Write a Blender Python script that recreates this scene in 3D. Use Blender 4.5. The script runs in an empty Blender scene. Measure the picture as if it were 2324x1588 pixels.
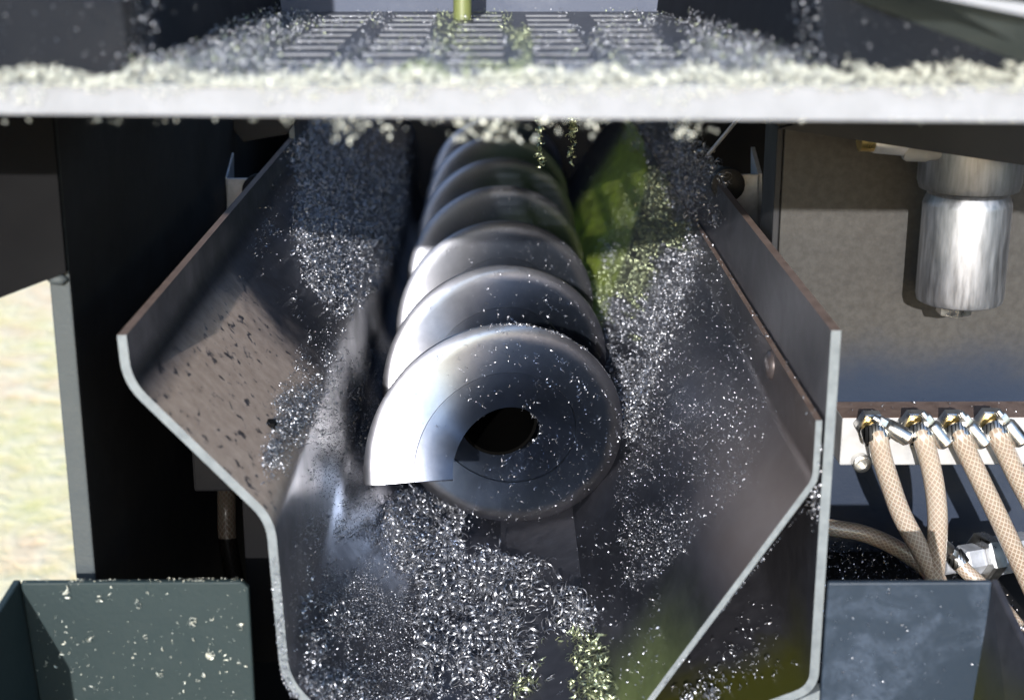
import bpy, bmesh, math, random
import numpy as np
from mathutils import Vector, Matrix

# ------------------------------------------------------------------ camera, world, sun, exposure
# All lengths below are in units of the screw's radius (0.1 m); S turns them into metres.
S = 0.1
CAM_Y, CAM_Z, FPX, PITCH, YAW = -10.9, 4.065, 3417.0, 0.2899, 0.00985
scene = bpy.context.scene
cam_d = bpy.data.cameras.new('camera')
cam = bpy.data.objects.new('camera', cam_d)
scene.collection.objects.link(cam)
cam.location = (0, CAM_Y * S, CAM_Z * S)
cam.rotation_euler = (math.pi / 2 - PITCH, 0, -YAW)
cam_d.sensor_width = 36.0
cam_d.lens = FPX / 2324 * 36
cam_d.clip_start = 0.02
cam_d.clip_end = 500
cam_d.dof.use_dof = True
cam_d.dof.focus_distance = 1.12
cam_d.dof.aperture_fstop = 7.5
cam_d.dof.aperture_blades = 9
scene.camera = cam

SUN = Vector((-0.115, -1.0, 0.28)).normalized()      # towards the sun
el = math.asin(SUN.z)
w = bpy.data.worlds.new('World'); scene.world = w; w.use_nodes = True
nt = w.node_tree; nt.nodes.clear()
sky = nt.nodes.new('ShaderNodeTexSky'); sky.sky_type = 'NISHITA'; sky.sun_disc = False
sky.sun_elevation = el; sky.dust_density = 0.5; sky.ozone_density = 1.6
sky.sun_rotation = math.atan2(SUN.x, SUN.y)
bg = nt.nodes.new('ShaderNodeBackground'); bg.inputs['Strength'].default_value = 0.15
ow = nt.nodes.new('ShaderNodeOutputWorld')
nt.links.new(sky.outputs[0], bg.inputs[0]); nt.links.new(bg.outputs[0], ow.inputs[0])
sl = bpy.data.lights.new('sun', 'SUN'); sl.energy = 2.8; sl.angle = math.radians(0.5); sl.color = (1, 0.97, 0.93)
so = bpy.data.objects.new('sun', sl); scene.collection.objects.link(so)
so.rotation_euler = SUN.to_track_quat('Z', 'Y').to_euler()
scene.view_settings.view_transform = 'Standard'
scene.view_settings.look = 'None'
scene.view_settings.exposure = 1.65
scene.view_settings.gamma = 1.0
scene.view_settings.use_curve_mapping = False

rng = np.random.default_rng(7)
random.seed(7)

# ------------------------------------------------------------------ geometry helpers
_C = np.array([0, CAM_Y, CAM_Z])
_F = np.array([math.sin(YAW) * math.cos(PITCH), math.cos(YAW) * math.cos(PITCH), -math.sin(PITCH)])
_R = np.array([math.cos(YAW), -math.sin(YAW), 0.0]); _U = np.cross(_R, _F)

def ray(px, py):
    px = np.asarray(px, float); py = np.asarray(py, float)
    return _F + _R * ((px - 1162) / FPX)[..., None] - _U * ((py - 794) / FPX)[..., None]

def at(px, py, X=None, Y=None, Z=None):
    """measured point of the photograph (2324 px wide) -> real position on a known plane"""
    r = ray(px, py)
    if X is not None: t = (X - _C[0]) / r[..., 0]
    elif Y is not None: t = (Y - _C[1]) / r[..., 1]
    else: t = (Z - _C[2]) / r[..., 2]
    return _C + r * np.asarray(t)[..., None]

def mesh_obj(name, verts, faces, mats, mat_idx=None, smooth=None, parent=None, bevel=None):
    me = bpy.data.meshes.new(name)
    v = (np.asarray(verts, float) * S)
    me.from_pydata(v.tolist(), [], [list(map(int, f)) for f in faces])
    for m in (mats if isinstance(mats, (list, tuple)) else [mats]): me.materials.append(m)
    if mat_idx is not None: me.polygons.foreach_set('material_index', mat_idx)
    me.validate(); 
    bm = bmesh.new(); bm.from_mesh(me); bmesh.ops.recalc_face_normals(bm, faces=bm.faces); bm.to_mesh(me); bm.free()
    if smooth is not None:
        me.polygons.foreach_set('use_smooth', [True] * len(me.polygons))
        me.set_sharp_from_angle(angle=math.radians(smooth))
    me.update()
    o = bpy.data.objects.new(name, me); scene.collection.objects.link(o)
    if parent is not None:
        o.parent = parent; o.matrix_parent_inverse = Matrix.Translation(-Vector(parent.location))
    if bevel:
        b = o.modifiers.new('bevel', 'BEVEL'); b.width = bevel * S; b.segments = 2
        b.limit_method = 'ANGLE'; b.angle_limit = math.radians(45)
    return o

def big_mesh(name, V, Q, mat, parent=None):
    """fast path for tens of thousands of quads"""
    me = bpy.data.meshes.new(name)
    V = np.ascontiguousarray(V * S, dtype=np.float32); Q = np.ascontiguousarray(Q, dtype=np.int32)
    me.vertices.add(len(V)); me.vertices.foreach_set('co', V.ravel())
    me.loops.add(Q.size); me.loops.foreach_set('vertex_index', Q.ravel())
    me.polygons.add(len(Q)); me.polygons.foreach_set('loop_start', np.arange(len(Q), dtype=np.int32) * 4)
    me.polygons.foreach_set('loop_total', np.full(len(Q), 4, dtype=np.int32))
    me.update(calc_edges=True); me.validate()
    me.materials.append(mat)
    o = bpy.data.objects.new(name, me); scene.collection.objects.link(o)
    if parent is not None:
        o.parent = parent; o.matrix_parent_inverse = Matrix.Translation(-Vector(parent.location))
    return o

def tag(o, label=None, cat=None, group=None, kind=None):
    if label: o['label'] = label
    if cat: o['category'] = cat
    if group: o['group'] = group
    if kind: o['kind'] = kind
    return o

def thing(name, loc, label, cat, group=None):
    e = bpy.data.objects.new(name, None); scene.collection.objects.link(e)
    e.location = tuple(np.asarray(loc, float) * S); e.empty_display_size = 0.02
    return tag(e, label, cat, group)

def join_geo(parts):
    V, F, M = [], [], []
    n = 0
    for p in parts:
        v, f = p[0], p[1]; m = p[2] if len(p) > 2 else 0
        V.extend([tuple(x) for x in v]); F.extend([[i + n for i in q] for q in f]); M.extend([m] * len(f) if not hasattr(m, '__len__') else m)
        n += len(v)
    return V, F, M

def box(x0, x1, y0, y1, z0, z1):
    v = [(x0, y0, z0), (x1, y0, z0), (x1, y1, z0), (x0, y1, z0), (x0, y0, z1), (x1, y0, z1), (x1, y1, z1), (x0, y1, z1)]
    f = [(0, 3, 2, 1), (4, 5, 6, 7), (0, 1, 5, 4), (1, 2, 6, 5), (2, 3, 7, 6), (3, 0, 4, 7)]
    return v, f

def fillet(pts, rad, n=6):
    pts = [np.array(p, float) for p in pts]; out = [pts[0]]
    for i in range(1, len(pts) - 1):
        a, b, c = pts[i - 1], pts[i], pts[i + 1]
        u = (a - b) / np.linalg.norm(a - b); v = (c - b) / np.linalg.norm(c - b)
        r = min(rad, .45 * np.linalg.norm(a - b), .45 * np.linalg.norm(c - b))
        p, q = b + u * r, b + v * r
        for k in range(n + 1):
            t = k / n
            out.append((1 - t) ** 2 * p + 2 * t * (1 - t) * b + t * t * q)
    out.append(pts[-1]); return out

def sheet(profile, thick, y0, y1, rad=.1, ny=1):
    """bent steel sheet: (x, z) profile, thickness to its right-hand side, run along Y.
    material 0 faces, 1 cut edge at the front, 2 long edge at profile start"""
    P = fillet(profile, rad) if rad else [np.array(p, float) for p in profile]
    n = len(P); N = []
    for i in range(n):
        a = P[max(i - 1, 0)]; b = P[min(i + 1, n - 1)]; d = (b - a) / np.linalg.norm(b - a)
        N.append(np.array([d[1], -d[0]]))
    O = [P[i] + N[i] * thick for i in range(n)]
    ys = np.linspace(y0, y1, ny + 1); V = []; F = []; M = []
    for y in ys:
        V += [(p[0], y, p[1]) for p in P] + [(p[0], y, p[1]) for p in O]
    for j in range(ny):
        a = j * 2 * n; b = a + 2 * n
        for i in range(n - 1):
            F.append((a + i, a + i + 1, b + i + 1, b + i)); M.append(0)
            F.append((a + n + i, b + n + i, b + n + i + 1, a + n + i + 1)); M.append(0)
        F.append((a, b, b + n, a + n)); M.append(2)
        F.append((a + n - 1, a + 2 * n - 1, b + 2 * n - 1, b + n - 1)); M.append(2)
    for i in range(n - 1):
        F.append((i, n + i, n + i + 1, i + 1)); M.append(1)
        e = ny * 2 * n
        F.append((e + i, e + i + 1, e + n + i + 1, e + n + i)); M.append(0)
    return V, F, M

def plate(corners, n, thick):
    """flat plate with given outline (3-D points) and thickness along n"""
    c = [np.array(p, float) for p in corners]; n = np.array(n, float); n /= np.linalg.norm(n)
    k = len(c); V = c + [p + n * thick for p in c]
    F = [list(range(k)), list(range(2 * k - 1, k - 1, -1))] + [(i, (i + 1) % k, (i + 1) % k + k, i + k) for i in range(k)]
    return V, F

def frame(d):
    d = np.array(d, float); d /= np.linalg.norm(d)
    a = np.array([0, 0, 1.0]) if abs(d[2]) < .9 else np.array([1.0, 0, 0])
    u = np.cross(d, a); u /= np.linalg.norm(u); return d, u, np.cross(d, u)

def turned(p0, axis, prof, seg=32, closed=True):
    """surface of revolution round an axis: prof = [(dist along, radius)...]"""
    d, u, v = frame(axis); p0 = np.array(p0, float); V = []; F = []
    for (t, r) in prof:
        for k in range(seg):
            a = 2 * math.pi * k / seg
            V.append(p0 + d * t + (u * math.cos(a) + v * math.sin(a)) * r)
    m = len(prof)
    for j in range(m - 1):
        for k in range(seg):
            k2 = (k + 1) % seg
            F.append((j * seg + k, j * seg + k2, (j + 1) * seg + k2, (j + 1) * seg + k))
    if closed:
        F.append(list(range(seg))[::-1]); F.append([(m - 1) * seg + k for k in range(seg)])
    return V, F

def hexa(p0, axis, r, t, cham=.12):
    return turned(p0, axis, [(0, r * .93), (t * cham, r), (t * (1 - cham), r), (t, r * .9)], seg=6)

def smooth_path(pts, n=10):
    P = [np.array(p, float) for p in pts]; P = [2 * P[0] - P[1]] + P + [2 * P[-1] - P[-2]]; out = []
    for i in range(1, len(P) - 2):
        for k in range(n):
            t = k / n; a, b, c, d = P[i - 1:i + 3]
            out.append(.5 * ((2 * b) + (-a + c) * t + (2 * a - 5 * b + 4 * c - d) * t * t + (-a + 3 * b - 3 * c + d) * t ** 3))
    out.append(P[-2]); return out

def tube_obj(name, pts, r, mat, parent=None, seg=20, n=10):
    P = smooth_path(pts, n); V = []; F = []; L = [0]
    d0, u, v = frame(P[1] - P[0])
    for i, p in enumerate(P):
        d = P[min(i + 1, len(P) - 1)] - P[max(i - 1, 0)]; d /= np.linalg.norm(d)
        u = u - d * (u @ d); u /= np.linalg.norm(u); v = np.cross(d, u)
        if i: L.append(L[-1] + np.linalg.norm(p - P[i - 1]))
        for k in range(seg):
            a = 2 * math.pi * k / seg; V.append(p + (u * math.cos(a) + v * math.sin(a)) * r)
    for j in range(len(P) - 1):
        for k in range(seg):
            F.append((j * seg + k, j * seg + (k + 1) % seg, (j + 1) * seg + (k + 1) % seg, (j + 1) * seg + k))
    me = bpy.data.meshes.new(name); me.from_pydata([tuple(x * S) for x in V], [], F); me.materials.append(mat)
    uv = me.uv_layers.new(name='UVMap')
    for pi, poly in enumerate(me.polygons):
        j, k = divmod(pi, seg)
        co = [(k, L[j]), (k + 1, L[j]), (k + 1, L[j + 1]), (k, L[j + 1])]
        for li, (a, b) in zip(poly.loop_indices, co): uv.data[li].uv = (a / seg, b / (2 * math.pi * r))
        poly.use_smooth = True
    me.update()
    o = bpy.data.objects.new(name, me); scene.collection.objects.link(o)
    if parent is not None:
        o.parent = parent; o.matrix_parent_inverse = Matrix.Translation(-Vector(parent.location))
    return o

# ------------------------------------------------------------------ materials
class NB:
    def __init__(s, name):
        s.m = bpy.data.materials.new(name); s.m.use_nodes = True; s.t = s.m.node_tree; s.n = s.t.nodes; s.l = s.t.links
        s.b = s.n['Principled BSDF']; s.tc = s.n.new('ShaderNodeTexCoord')
    def noise(s, scale, detail=4, rough=.55, vec=None, stretch=None, dist=0):
        x = s.n.new('ShaderNodeTexNoise'); x.inputs['Scale'].default_value = scale; x.inputs['Detail'].default_value = detail
        x.inputs['Roughness'].default_value = rough; x.inputs['Distortion'].default_value = dist
        src = vec or s.tc.outputs['Object']
        if stretch:
            mp = s.n.new('ShaderNodeMapping'); mp.inputs['Scale'].default_value = stretch
            s.l.new(src, mp.inputs[0]); src = mp.outputs[0]
        s.l.new(src, x.inputs['Vector']); return x.outputs['Fac']
    def ramp(s, fac, lo, hi, a=0.0, b=1.0, smooth=False):
        x = s.n.new('ShaderNodeMapRange'); x.inputs[1].default_value = lo; x.inputs[2].default_value = hi
        x.inputs[3].default_value = a; x.inputs[4].default_value = b
        if smooth: x.interpolation_type = 'SMOOTHSTEP'
        s.l.new(fac, x.inputs[0]); return x.outputs[0]
    def mix(s, fac, a, b):
        x = s.n.new('ShaderNodeMix'); x.data_type = 'RGBA'
        if isinstance(fac, float): x.inputs[0].default_value = fac
        else: s.l.new(fac, x.inputs[0])
        for v, i in ((a, 6), (b, 7)):
            if isinstance(v, tuple): x.inputs[i].default_value = (*v, 1)
            else: s.l.new(v, x.inputs[i])
        return x.outputs[2]
    def math(s, op, a, b=0.0, clamp=False):
        x = s.n.new('ShaderNodeMath'); x.operation = op; x.use_clamp = clamp
        for v, i in ((a, 0), (b, 1)):
            if isinstance(v, (int, float)): x.inputs[i].default_value = v
            else: s.l.new(v, x.inputs[i])
        return x.outputs[0]
    def xyz(s):
        x = s.n.new('ShaderNodeSeparateXYZ'); s.l.new(s.tc.outputs['Object'], x.inputs[0]); return x.outputs
    def set(s, col=None, rough=None, metal=None, spec=None):
        for v, k in ((col, 'Base Color'), (rough, 'Roughness'), (metal, 'Metallic'), (spec, 'Specular IOR Level')):
            if v is None: continue
            if isinstance(v, tuple): s.b.inputs[k].default_value = (*v, 1)
            elif isinstance(v, (int, float)): s.b.inputs[k].default_value = v
            else: s.l.new(v, s.b.inputs[k])
    def bump(s, h, strength=.3, dist=.0005):
        x = s.n.new('ShaderNodeBump'); x.inputs['Strength'].default_value = strength; x.inputs['Distance'].default_value = dist
        s.l.new(h, x.inputs['Height']); s.l.new(x.outputs[0], s.b.inputs['Normal'])

def paint(name, col, rough=.6, bumpy=.35, dust=(.10, .10, .10), dust_amt=.25, spec=.28, scale=350):
    k = NB(name)
    n1 = k.noise(14, 6); n2 = k.noise(60, 5, .7)
    f = k.math('MULTIPLY', k.ramp(n1, .4, .75), k.ramp(n2, .35, .7))
    c = k.mix(k.math('MULTIPLY', f, dust_amt), col, dust)
    k.set(c, k.ramp(n1, .3, .7, rough - .08, rough + .12), 0.0, spec)
    k.bump(k.noise(scale, 3, .6), bumpy, .0006)
    return k.m

def oily_spots(k, sx=55., thr=.66):
    v = k.noise(sx, 3, .6, stretch=(1, .45, 1)); return k.ramp(v, thr, thr + .03)

M = {}
M['paint_dark'] = paint('paint_dark', (.012, .0125, .015), .66, .3, (.03, .028, .03))
M['paint_black'] = paint('paint_black', (.006, .006, .007), .66, .2, (.015, .014, .015), .3, .3)
M['paint_green'] = paint('paint_green', (.0095, .0185, .0200), .66, .4, (.035, .045, .045), .3)
M['paint_hopper'] = paint('paint_hopper', (.0025, .004, .0075), .7, .35, (.008, .010, .014), .3, .15)
M['paint_edge'] = paint('paint_edge', (.040, .047, .050), .66, .5, (.10, .10, .09), .3)

def mat_wing():
    """left side of the trough: dry brown film towards the mouth, dark and oily deeper in"""
    k = NB('trough_steel'); x, y, z = k.xyz()
    n = k.noise(22, 6, .65, dist=.4); n2 = k.noise(90, 5, .7)
    # boundary runs slanted: brown where y < y0 + bits
    g = k.math('ADD', k.math('MULTIPLY', y, 1.0), k.math('MULTIPLY', k.math('SUBTRACT', .12, z), .35))
    g = k.math('ADD', g, k.math('MULTIPLY', k.math('SUBTRACT', n, .5), .16))
    brown = k.ramp(g, -.085, .03, 1, 0, True)
    above = k.ramp(z, .060, .069)                          # film lies on the sloping part only
    top = k.ramp(z, .134, .150, 1, 0)
    brown = k.math('MULTIPLY', k.math('MULTIPLY', brown, above), top)
    left = k.ramp(x, -.125, -.115, 1, 0); brown = k.math('MULTIPLY', brown, left)
    sp = k.noise(150, 4, .6, stretch=(1, .7, .7), dist=.3); spots = k.ramp(sp, .585, .66, 0, .85)
    brown = k.math('MULTIPLY', brown, k.math('SUBTRACT', 1.0, spots))
    lip = k.ramp(z, .15, .165)
    base = k.mix(k.ramp(n2, .3, .7), (.042, .044, .056), (.082, .085, .108))
    col = k.mix(brown, base, k.mix(k.ramp(n2, .3, .75), (.36, .265, .21), (.52, .40, .33)))
    k.set(col, k.mix(brown, k.mix(k.ramp(n, .3, .7), (.3,) * 3, (.45,) * 3), (.75,) * 3), k.math('MULTIPLY', k.math('SUBTRACT', 1.0, brown), .8), .4)
    k.bump(k.math('ADD', k.noise(260, 3, .6, stretch=(1, .3, 1)), k.math('MULTIPLY', brown, .3)), .15, .0004)
    return k.m
M['wing'] = mat_wing()

def mat_right():
    k = NB('chute_steel'); x, y, z = k.xyz()
    n = k.noise(16, 6, .65, dist=.3); n2 = k.noise(80, 5, .7, stretch=(1, .3, 1))
    base = k.mix(k.ramp(n2, .3, .7), (.034, .036, .046), (.070, .073, .092))
    # brown film high on the outer end of the slope
    br = k.math('MULTIPLY', k.ramp(y, -.29, .02, 1, 0, True), k.ramp(k.math('ADD', z, k.math('MULTIPLY', n, .05)), .015, .07, 0, 1, True))
    col = k.mix(k.math('MULTIPLY', br, .75), base, (.095, .066, .052))
    # yellow-green coolant film: low at the mouth, and a wet patch deep in the trough
    ol = k.math('MULTIPLY', k.ramp(y, -.27, -.17, 1, 0, True), k.ramp(k.math('ADD', z, k.math('MULTIPLY', n, .06)), -.02, .045, 1, 0, True))
    ol = k.math('MULTIPLY', ol, k.ramp(x, .066, .078, 0, 1, True))
    wet = k.math('MULTIPLY', k.math('MULTIPLY', k.ramp(y, .30, .42, 0, 1, True), k.ramp(y, .95, 1.1, 1, 0, True)), k.ramp(k.math('SUBTRACT', z, k.math('MULTIPLY', k.math('SUBTRACT', y, .47), .42)), .0, .02, 1, 0, True))
    wet = k.math('MULTIPLY', wet, k.ramp(k.noise(45, 5, .7, stretch=(1, .5, 1)), .3, .6, .55, 1))
    ol2 = k.math('MAXIMUM', k.math('MULTIPLY', ol, .45), wet)
    col = k.mix(ol2, col, k.mix(k.ramp(n2, .3, .7), (.16, .21, .016), (.32, .40, .05)))
    k.set(col, k.ramp(n, .3, .7, .3, .46), k.math('MULTIPLY', k.math('SUBTRACT', 1.0, k.math('MAXIMUM', ol2, k.math('MULTIPLY', br, .6))), .85), .4)
    k.bump(k.noise(260, 3, .6, stretch=(1, .3, 1)), .15, .0004)
    return k.m
M['right'] = mat_right()

def mat_case():
    k = NB('casing_steel'); x, y, z = k.xyz()
    n = k.noise(18, 6, .6, dist=.4); n2 = k.noise(80, 5, .7)
    base = k.mix(k.ramp(n2, .3, .7), (.026, .026, .033), (.05, .05, .06))
    low = k.ramp(k.math('ADD', z, k.math('MULTIPLY', n, .04)), -.03, .03, 1, 0, True)
    front = k.ramp(k.math('ADD', y, k.math('MULTIPLY', n, .1)), -.21, -.17, 1, 0)
    col = k.mix(k.math('MULTIPLY', low, front), base, (.055, .055, .010))
    k.set(col, k.ramp(n, .3, .7, .35, .5), .35, .4)
    k.bump(k.noise(200, 3, .6), .15, .0004)
    return k.m
M['case'] = mat_case()

def metal(name, a, b, rough=(.3, .45), scale=60, stretch=None, mt=1.0, bs=.08):
    k = NB(name); n = k.noise(scale, 5, .65, stretch=stretch)
    k.set(k.mix(k.ramp(n, .3, .7), a, b), k.ramp(n, .3, .7, *rough), mt)
    k.bump(k.noise(scale * 4, 3, .6, stretch=stretch), bs, .0003)
    return k.m
M['cut'] = metal('cut_edge', (.095, .110, .122), (.15, .168, .18), (.5, .65), 120, mt=.2, bs=.3)
M['rust'] = metal('rusty_edge', (.10, .065, .05), (.17, .12, .10), (.6, .8), 90, mt=.1, bs=.4)
M['chip_pale'] = metal('chip_pale', (.50, .50, .42), (.70, .70, .62), (.4, .6), 300, mt=.3)
M['chip'] = metal('chip_steel', (.22, .23, .26), (.48, .49, .54), (.34, .5), 300, mt=.9)
M['chip_green'] = metal('chip_oiled', (.26, .30, .17), (.50, .54, .38), (.3, .5), 300, mt=.9)
M['chip_dark'] = metal('chip_wet', (.10, .10, .12), (.40, .40, .45), (.12, .3), 300)
M['alu'] = metal('brushed_aluminium', (.19, .195, .21), (.36, .365, .39), (.42, .58), 90, mt=.95, bs=.15, stretch=(3, 3, .4))
M['alu_block'] = metal('milled_aluminium', (.27, .275, .285), (.37, .37, .38), (.5, .65), 60, mt=.3)
M['zinc'] = metal('zinc_plate', (.45, .44, .43), (.68, .67, .63), (.22, .4), 90)
M['galv'] = metal('galvanised', (.30, .32, .36), (.48, .50, .56), (.4, .55), 110, mt=.5, bs=.4)
M['brass'] = metal('brass', (.55, .38, .12), (.75, .55, .2), (.25, .4), 90)
M['steel_deck'] = metal('grate_steel', (.045, .048, .058), (.10, .105, .12), (.4, .55), 60, mt=.5)
M['rim'] = metal('shelf_edge', (.16, .165, .178), (.225, .23, .248), (.65, .8), 50, mt=.0)

def mat_flight(name, inner):
    k = NB(name); x, y, z = k.xyz()
    r = k.math('SQRT', k.math('ADD', k.math('MULTIPLY', x, x), k.math('MULTIPLY', z, z)))
    n = k.noise(25, 5, .6); ns = k.noise(120, 4, .7)
    rr = k.math('ADD', r, k.math('MULTIPLY', k.math('SUBTRACT', n, .5), .010))
    worn = k.ramp(rr, .086, .094, 0, 1, True)
    side = k.math('ADD', k.math('MULTIPLY', x, -1.0), k.math('ADD', k.math('MULTIPLY', z, .45), k.math('MULTIPLY', n, .02)))
    side = k.math('MULTIPLY', k.ramp(side, .034, .080, 0, 1, True), k.ramp(r, .050, .064, .65, 1))
    worn = k.math('MAXIMUM', worn, side)  # rim wear plus painted brightness on the lit upper-left side
    slate = k.mix(k.ramp(ns, .3, .7), (.155, .200, .290), (.175, .222, .315))
    shine = k.mix(k.ramp(ns, .3, .7), (.38, .38, .42), (.44, .44, .48))
    c = k.mix(worn, slate, shine)
    deep = k.ramp(y, .16, .42, 0, 1, True)                 # rear turns painted duller, standing in for the shelf's shade
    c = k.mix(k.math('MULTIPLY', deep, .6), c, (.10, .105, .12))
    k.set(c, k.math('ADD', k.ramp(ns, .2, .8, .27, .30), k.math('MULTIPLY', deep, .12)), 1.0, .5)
    # fine turning marks round the axis
    cy = k.n.new('ShaderNodeTexNoise'); cy.inputs['Scale'].default_value = 1.0; cy.inputs['Detail'].default_value = 2
    cb = k.n.new('ShaderNodeCombineXYZ'); k.l.new(k.math('MULTIPLY', r, 2600.), cb.inputs[0]); k.l.new(k.math('MULTIPLY', n, 3.), cb.inputs[1])
    k.l.new(cb.outputs[0], cy.inputs['Vector'])
    k.bump(cy.outputs['Fac'], .06, .0002)
    return k.m
M['flight'] = mat_flight('screw_steel', False)

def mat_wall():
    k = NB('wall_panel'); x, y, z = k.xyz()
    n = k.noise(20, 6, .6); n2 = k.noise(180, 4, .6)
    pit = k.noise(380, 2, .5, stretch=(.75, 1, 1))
    lit_band = k.ramp(k.math('ADD', z, k.math('MULTIPLY', k.math('SUBTRACT', n, .5), .05)), .055, .115, 0, 1, True)  # sunlit tan painted on the upper wall, shaded blue on the lower
    col = k.mix(lit_band, (.009, .016, .032), k.mix(k.ramp(n2, .35, .65), (.0300, .0285, .0272), (.041, .0395, .038)))
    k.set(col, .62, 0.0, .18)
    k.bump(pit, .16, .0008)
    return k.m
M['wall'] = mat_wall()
M['blue_wall'] = paint('blue_wall', (.010, .017, .034), .6, .25, (.05, .06, .08), .35)
def mat_tray():
    k = NB('tray_paint'); n = k.noise(26, 5, .6, dist=.8); n2 = k.noise(260, 3, .7)
    f = k.math('MULTIPLY', k.ramp(n, .42, .68, 0, 1, True), k.ramp(n2, .25, .6))
    k.set(k.mix(f, (.010, .018, .030), (.034, .047, .070)), .5, 0.0, .3); k.bump(n2, .25, .0004)
    return k.m
M['tray_right'] = mat_tray()

def mat_hose(name='braided_hose', g=1.0):
    k = NB(name)
    sep = k.n.new('ShaderNodeSeparateXYZ'); k.l.new(k.tc.outputs['UV'], sep.inputs[0]); u, v = sep.outputs[0], sep.outputs[1]
    tw = 2 * math.pi
    a = k.math('SINE', k.math('MULTIPLY', k.math('ADD', k.math('MULTIPLY', u, 12.), k.math('MULTIPLY', v, 9.)), tw))
    b = k.math('SINE', k.math('MULTIPLY', k.math('SUBTRACT', k.math('MULTIPLY', u, 12.), k.math('MULTIPLY', v, 9.)), tw))
    m = k.ramp(k.math('MAXIMUM', a, b), .45, .98, 0, .75)
    n = k.noise(9, 4)
    base = k.mix(k.ramp(n, .35, .65), tuple(g * q for q in (.17, .12, .085)), tuple(g * q for q in (.26, .205, .16)))
    k.set(k.mix(m, base, tuple(g * q for q in (.40, .36, .31))), .32, 0.0, .6 * g)
    k.b.inputs['Subsurface Weight'].default_value = .15; k.b.inputs['Subsurface Scale'].default_value = .003
    k.b.inputs['Coat Weight'].default_value = .4 * g; k.b.inputs['Coat Roughness'].default_value = .2
    k.bump(m, .25, .0004)
    return k.m
M['hose'] = mat_hose()
M['hose_dark'] = mat_hose('dark_braid', .03)
M['brim'] = paint('brim_paint', (.07, .085, .085), .7, .6, (.16, .18, .17), .6)
M['skirt'] = paint('skirt_paint', (.0025, .0025, .003), .8, .1, (.005, .004, .004), .3, .1)
M['rear_paint'] = paint('rear_paint', (.05, .06, .09), .7, .3, (.16, .17, .2), .6)
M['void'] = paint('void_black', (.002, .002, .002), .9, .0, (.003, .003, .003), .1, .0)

def mat_clamp():
    k = NB('clamp_band')
    wv = k.n.new('ShaderNodeTexWave'); wv.inputs['Scale'].default_value = 140; wv.bands_direction = 'X'
    k.l.new(k.tc.outputs['Object'], wv.inputs['Vector'])
    k.set(k.mix(k.ramp(wv.outputs['Fac'], .75, .85), (.5, .49, .47), (.05, .05, .05)), .3, 1.0)
    return k.m
M['clamp'] = mat_clamp()

def mat_ground():
    k = NB('ground'); n = k.noise(2.2, 6, .6); n2 = k.noise(14, 5, .7)
    c = k.mix(k.ramp(n, .42, .6), (.72, .50, .30), (.62, .54, .22))
    c = k.mix(k.ramp(n2, .35, .7), c, (.75, .64, .46))
    x, y, z = k.xyz()
    dark_yard = k.ramp(k.math('ADD', y, k.math('MULTIPLY', n, .3)), .45, .6, 1, 0)     # unseen dark ground added in front, darkens reflections in the metal
    c = k.mix(dark_yard, c, k.mix(k.ramp(n2, .3, .7), (.035, .035, .037), (.06, .06, .06)))
    k.set(c, .9, 0.0, .2); k.bump(n2, .8, .02)
    return k.m
M['ground'] = mat_ground()
k = NB('yellow_paint'); k.set((.12, .14, .05), .45); M['yellow'] = k.m

# ------------------------------------------------------------------ ground
g = mesh_obj('ground', [(-1500, -1500, -9), (1500, -1500, -9), (1500, 1500, -9), (-1500, 1500, -9)], [(0, 1, 2, 3)], M['ground'])
tag(g, kind='structure')

# ------------------------------------------------------------------ machine body round the trough
body = thing('machine_frame', (0, 4, -8), 'dark painted machine body closing off the space behind the trough', 'machine frame')
mesh_obj('back_panel', *box(-3.3, 6.5, 12.6, 12.8, -8.9, 8), M['paint_black'], parent=body)
mesh_obj('cross_member', *box(-2.0, .29, -.30, .6, 3.05, 3.2), M['void'], parent=body)  # front strip of the added roof, black behind the slots
mesh_obj('deck', *box(.30, 6.5, -.30, 12.59, 3.05, 3.2), M['void'], parent=body)  # unseen roof added to cut sky light over the right side
mesh_obj('right_panel', *box(6.5, 6.6, -2.4, 12.59, -8.9, 8), M['paint_black'], parent=body)
mesh_obj('floor_pan', *box(-2.9, 2.35, 1.0, 12.59, -3.4, -3.3), M['paint_black'], parent=body)

# left side plate with its lit front edge
XL = at(110, 625, Y=-2.45)[0]; XR = at(158, 625, Y=-2.45)[0]
lp = thing('side_plate', ((XL + XR) / 2, -2.45, -3), 'tall black side plate with pale grey front edge beside the sunny ground', 'side plate')
V, F = box(XL, XR, -2.45, 12.55, -8.9, 3.04)
mi = [0] * 6; mi[2] = 1; mi[5] = 1
mesh_obj('plate_body', V, F, [M['paint_black'], M['paint_edge']], mi, parent=lp, bevel=.012)
# weld bead under the skirt
mesh_obj('weld', *turned(at(128, 634, Y=-2.48), (1, 0, 0), [(-.05, .01), (-.02, .03), (.03, .035), (.06, .01)], 10), M['paint_edge'], smooth=60, parent=lp)

# left skirt : leans out over the side plate
a0 = at(-260, 776, Y=-2.52); a1 = at(118, 619, Y=-2.52)
sk = plate([a0, (XR, -2.52, a1[2]), (XR, -2.52, 3.2), (a0[0], -2.52, 3.2)], (0, 1, 0), .05)
tag(mesh_obj('hopper_skirt', *sk, M['skirt']), 'black sloping skirt under the hopper at the upper left with slanted lower edge', 'skirt panel')

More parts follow.
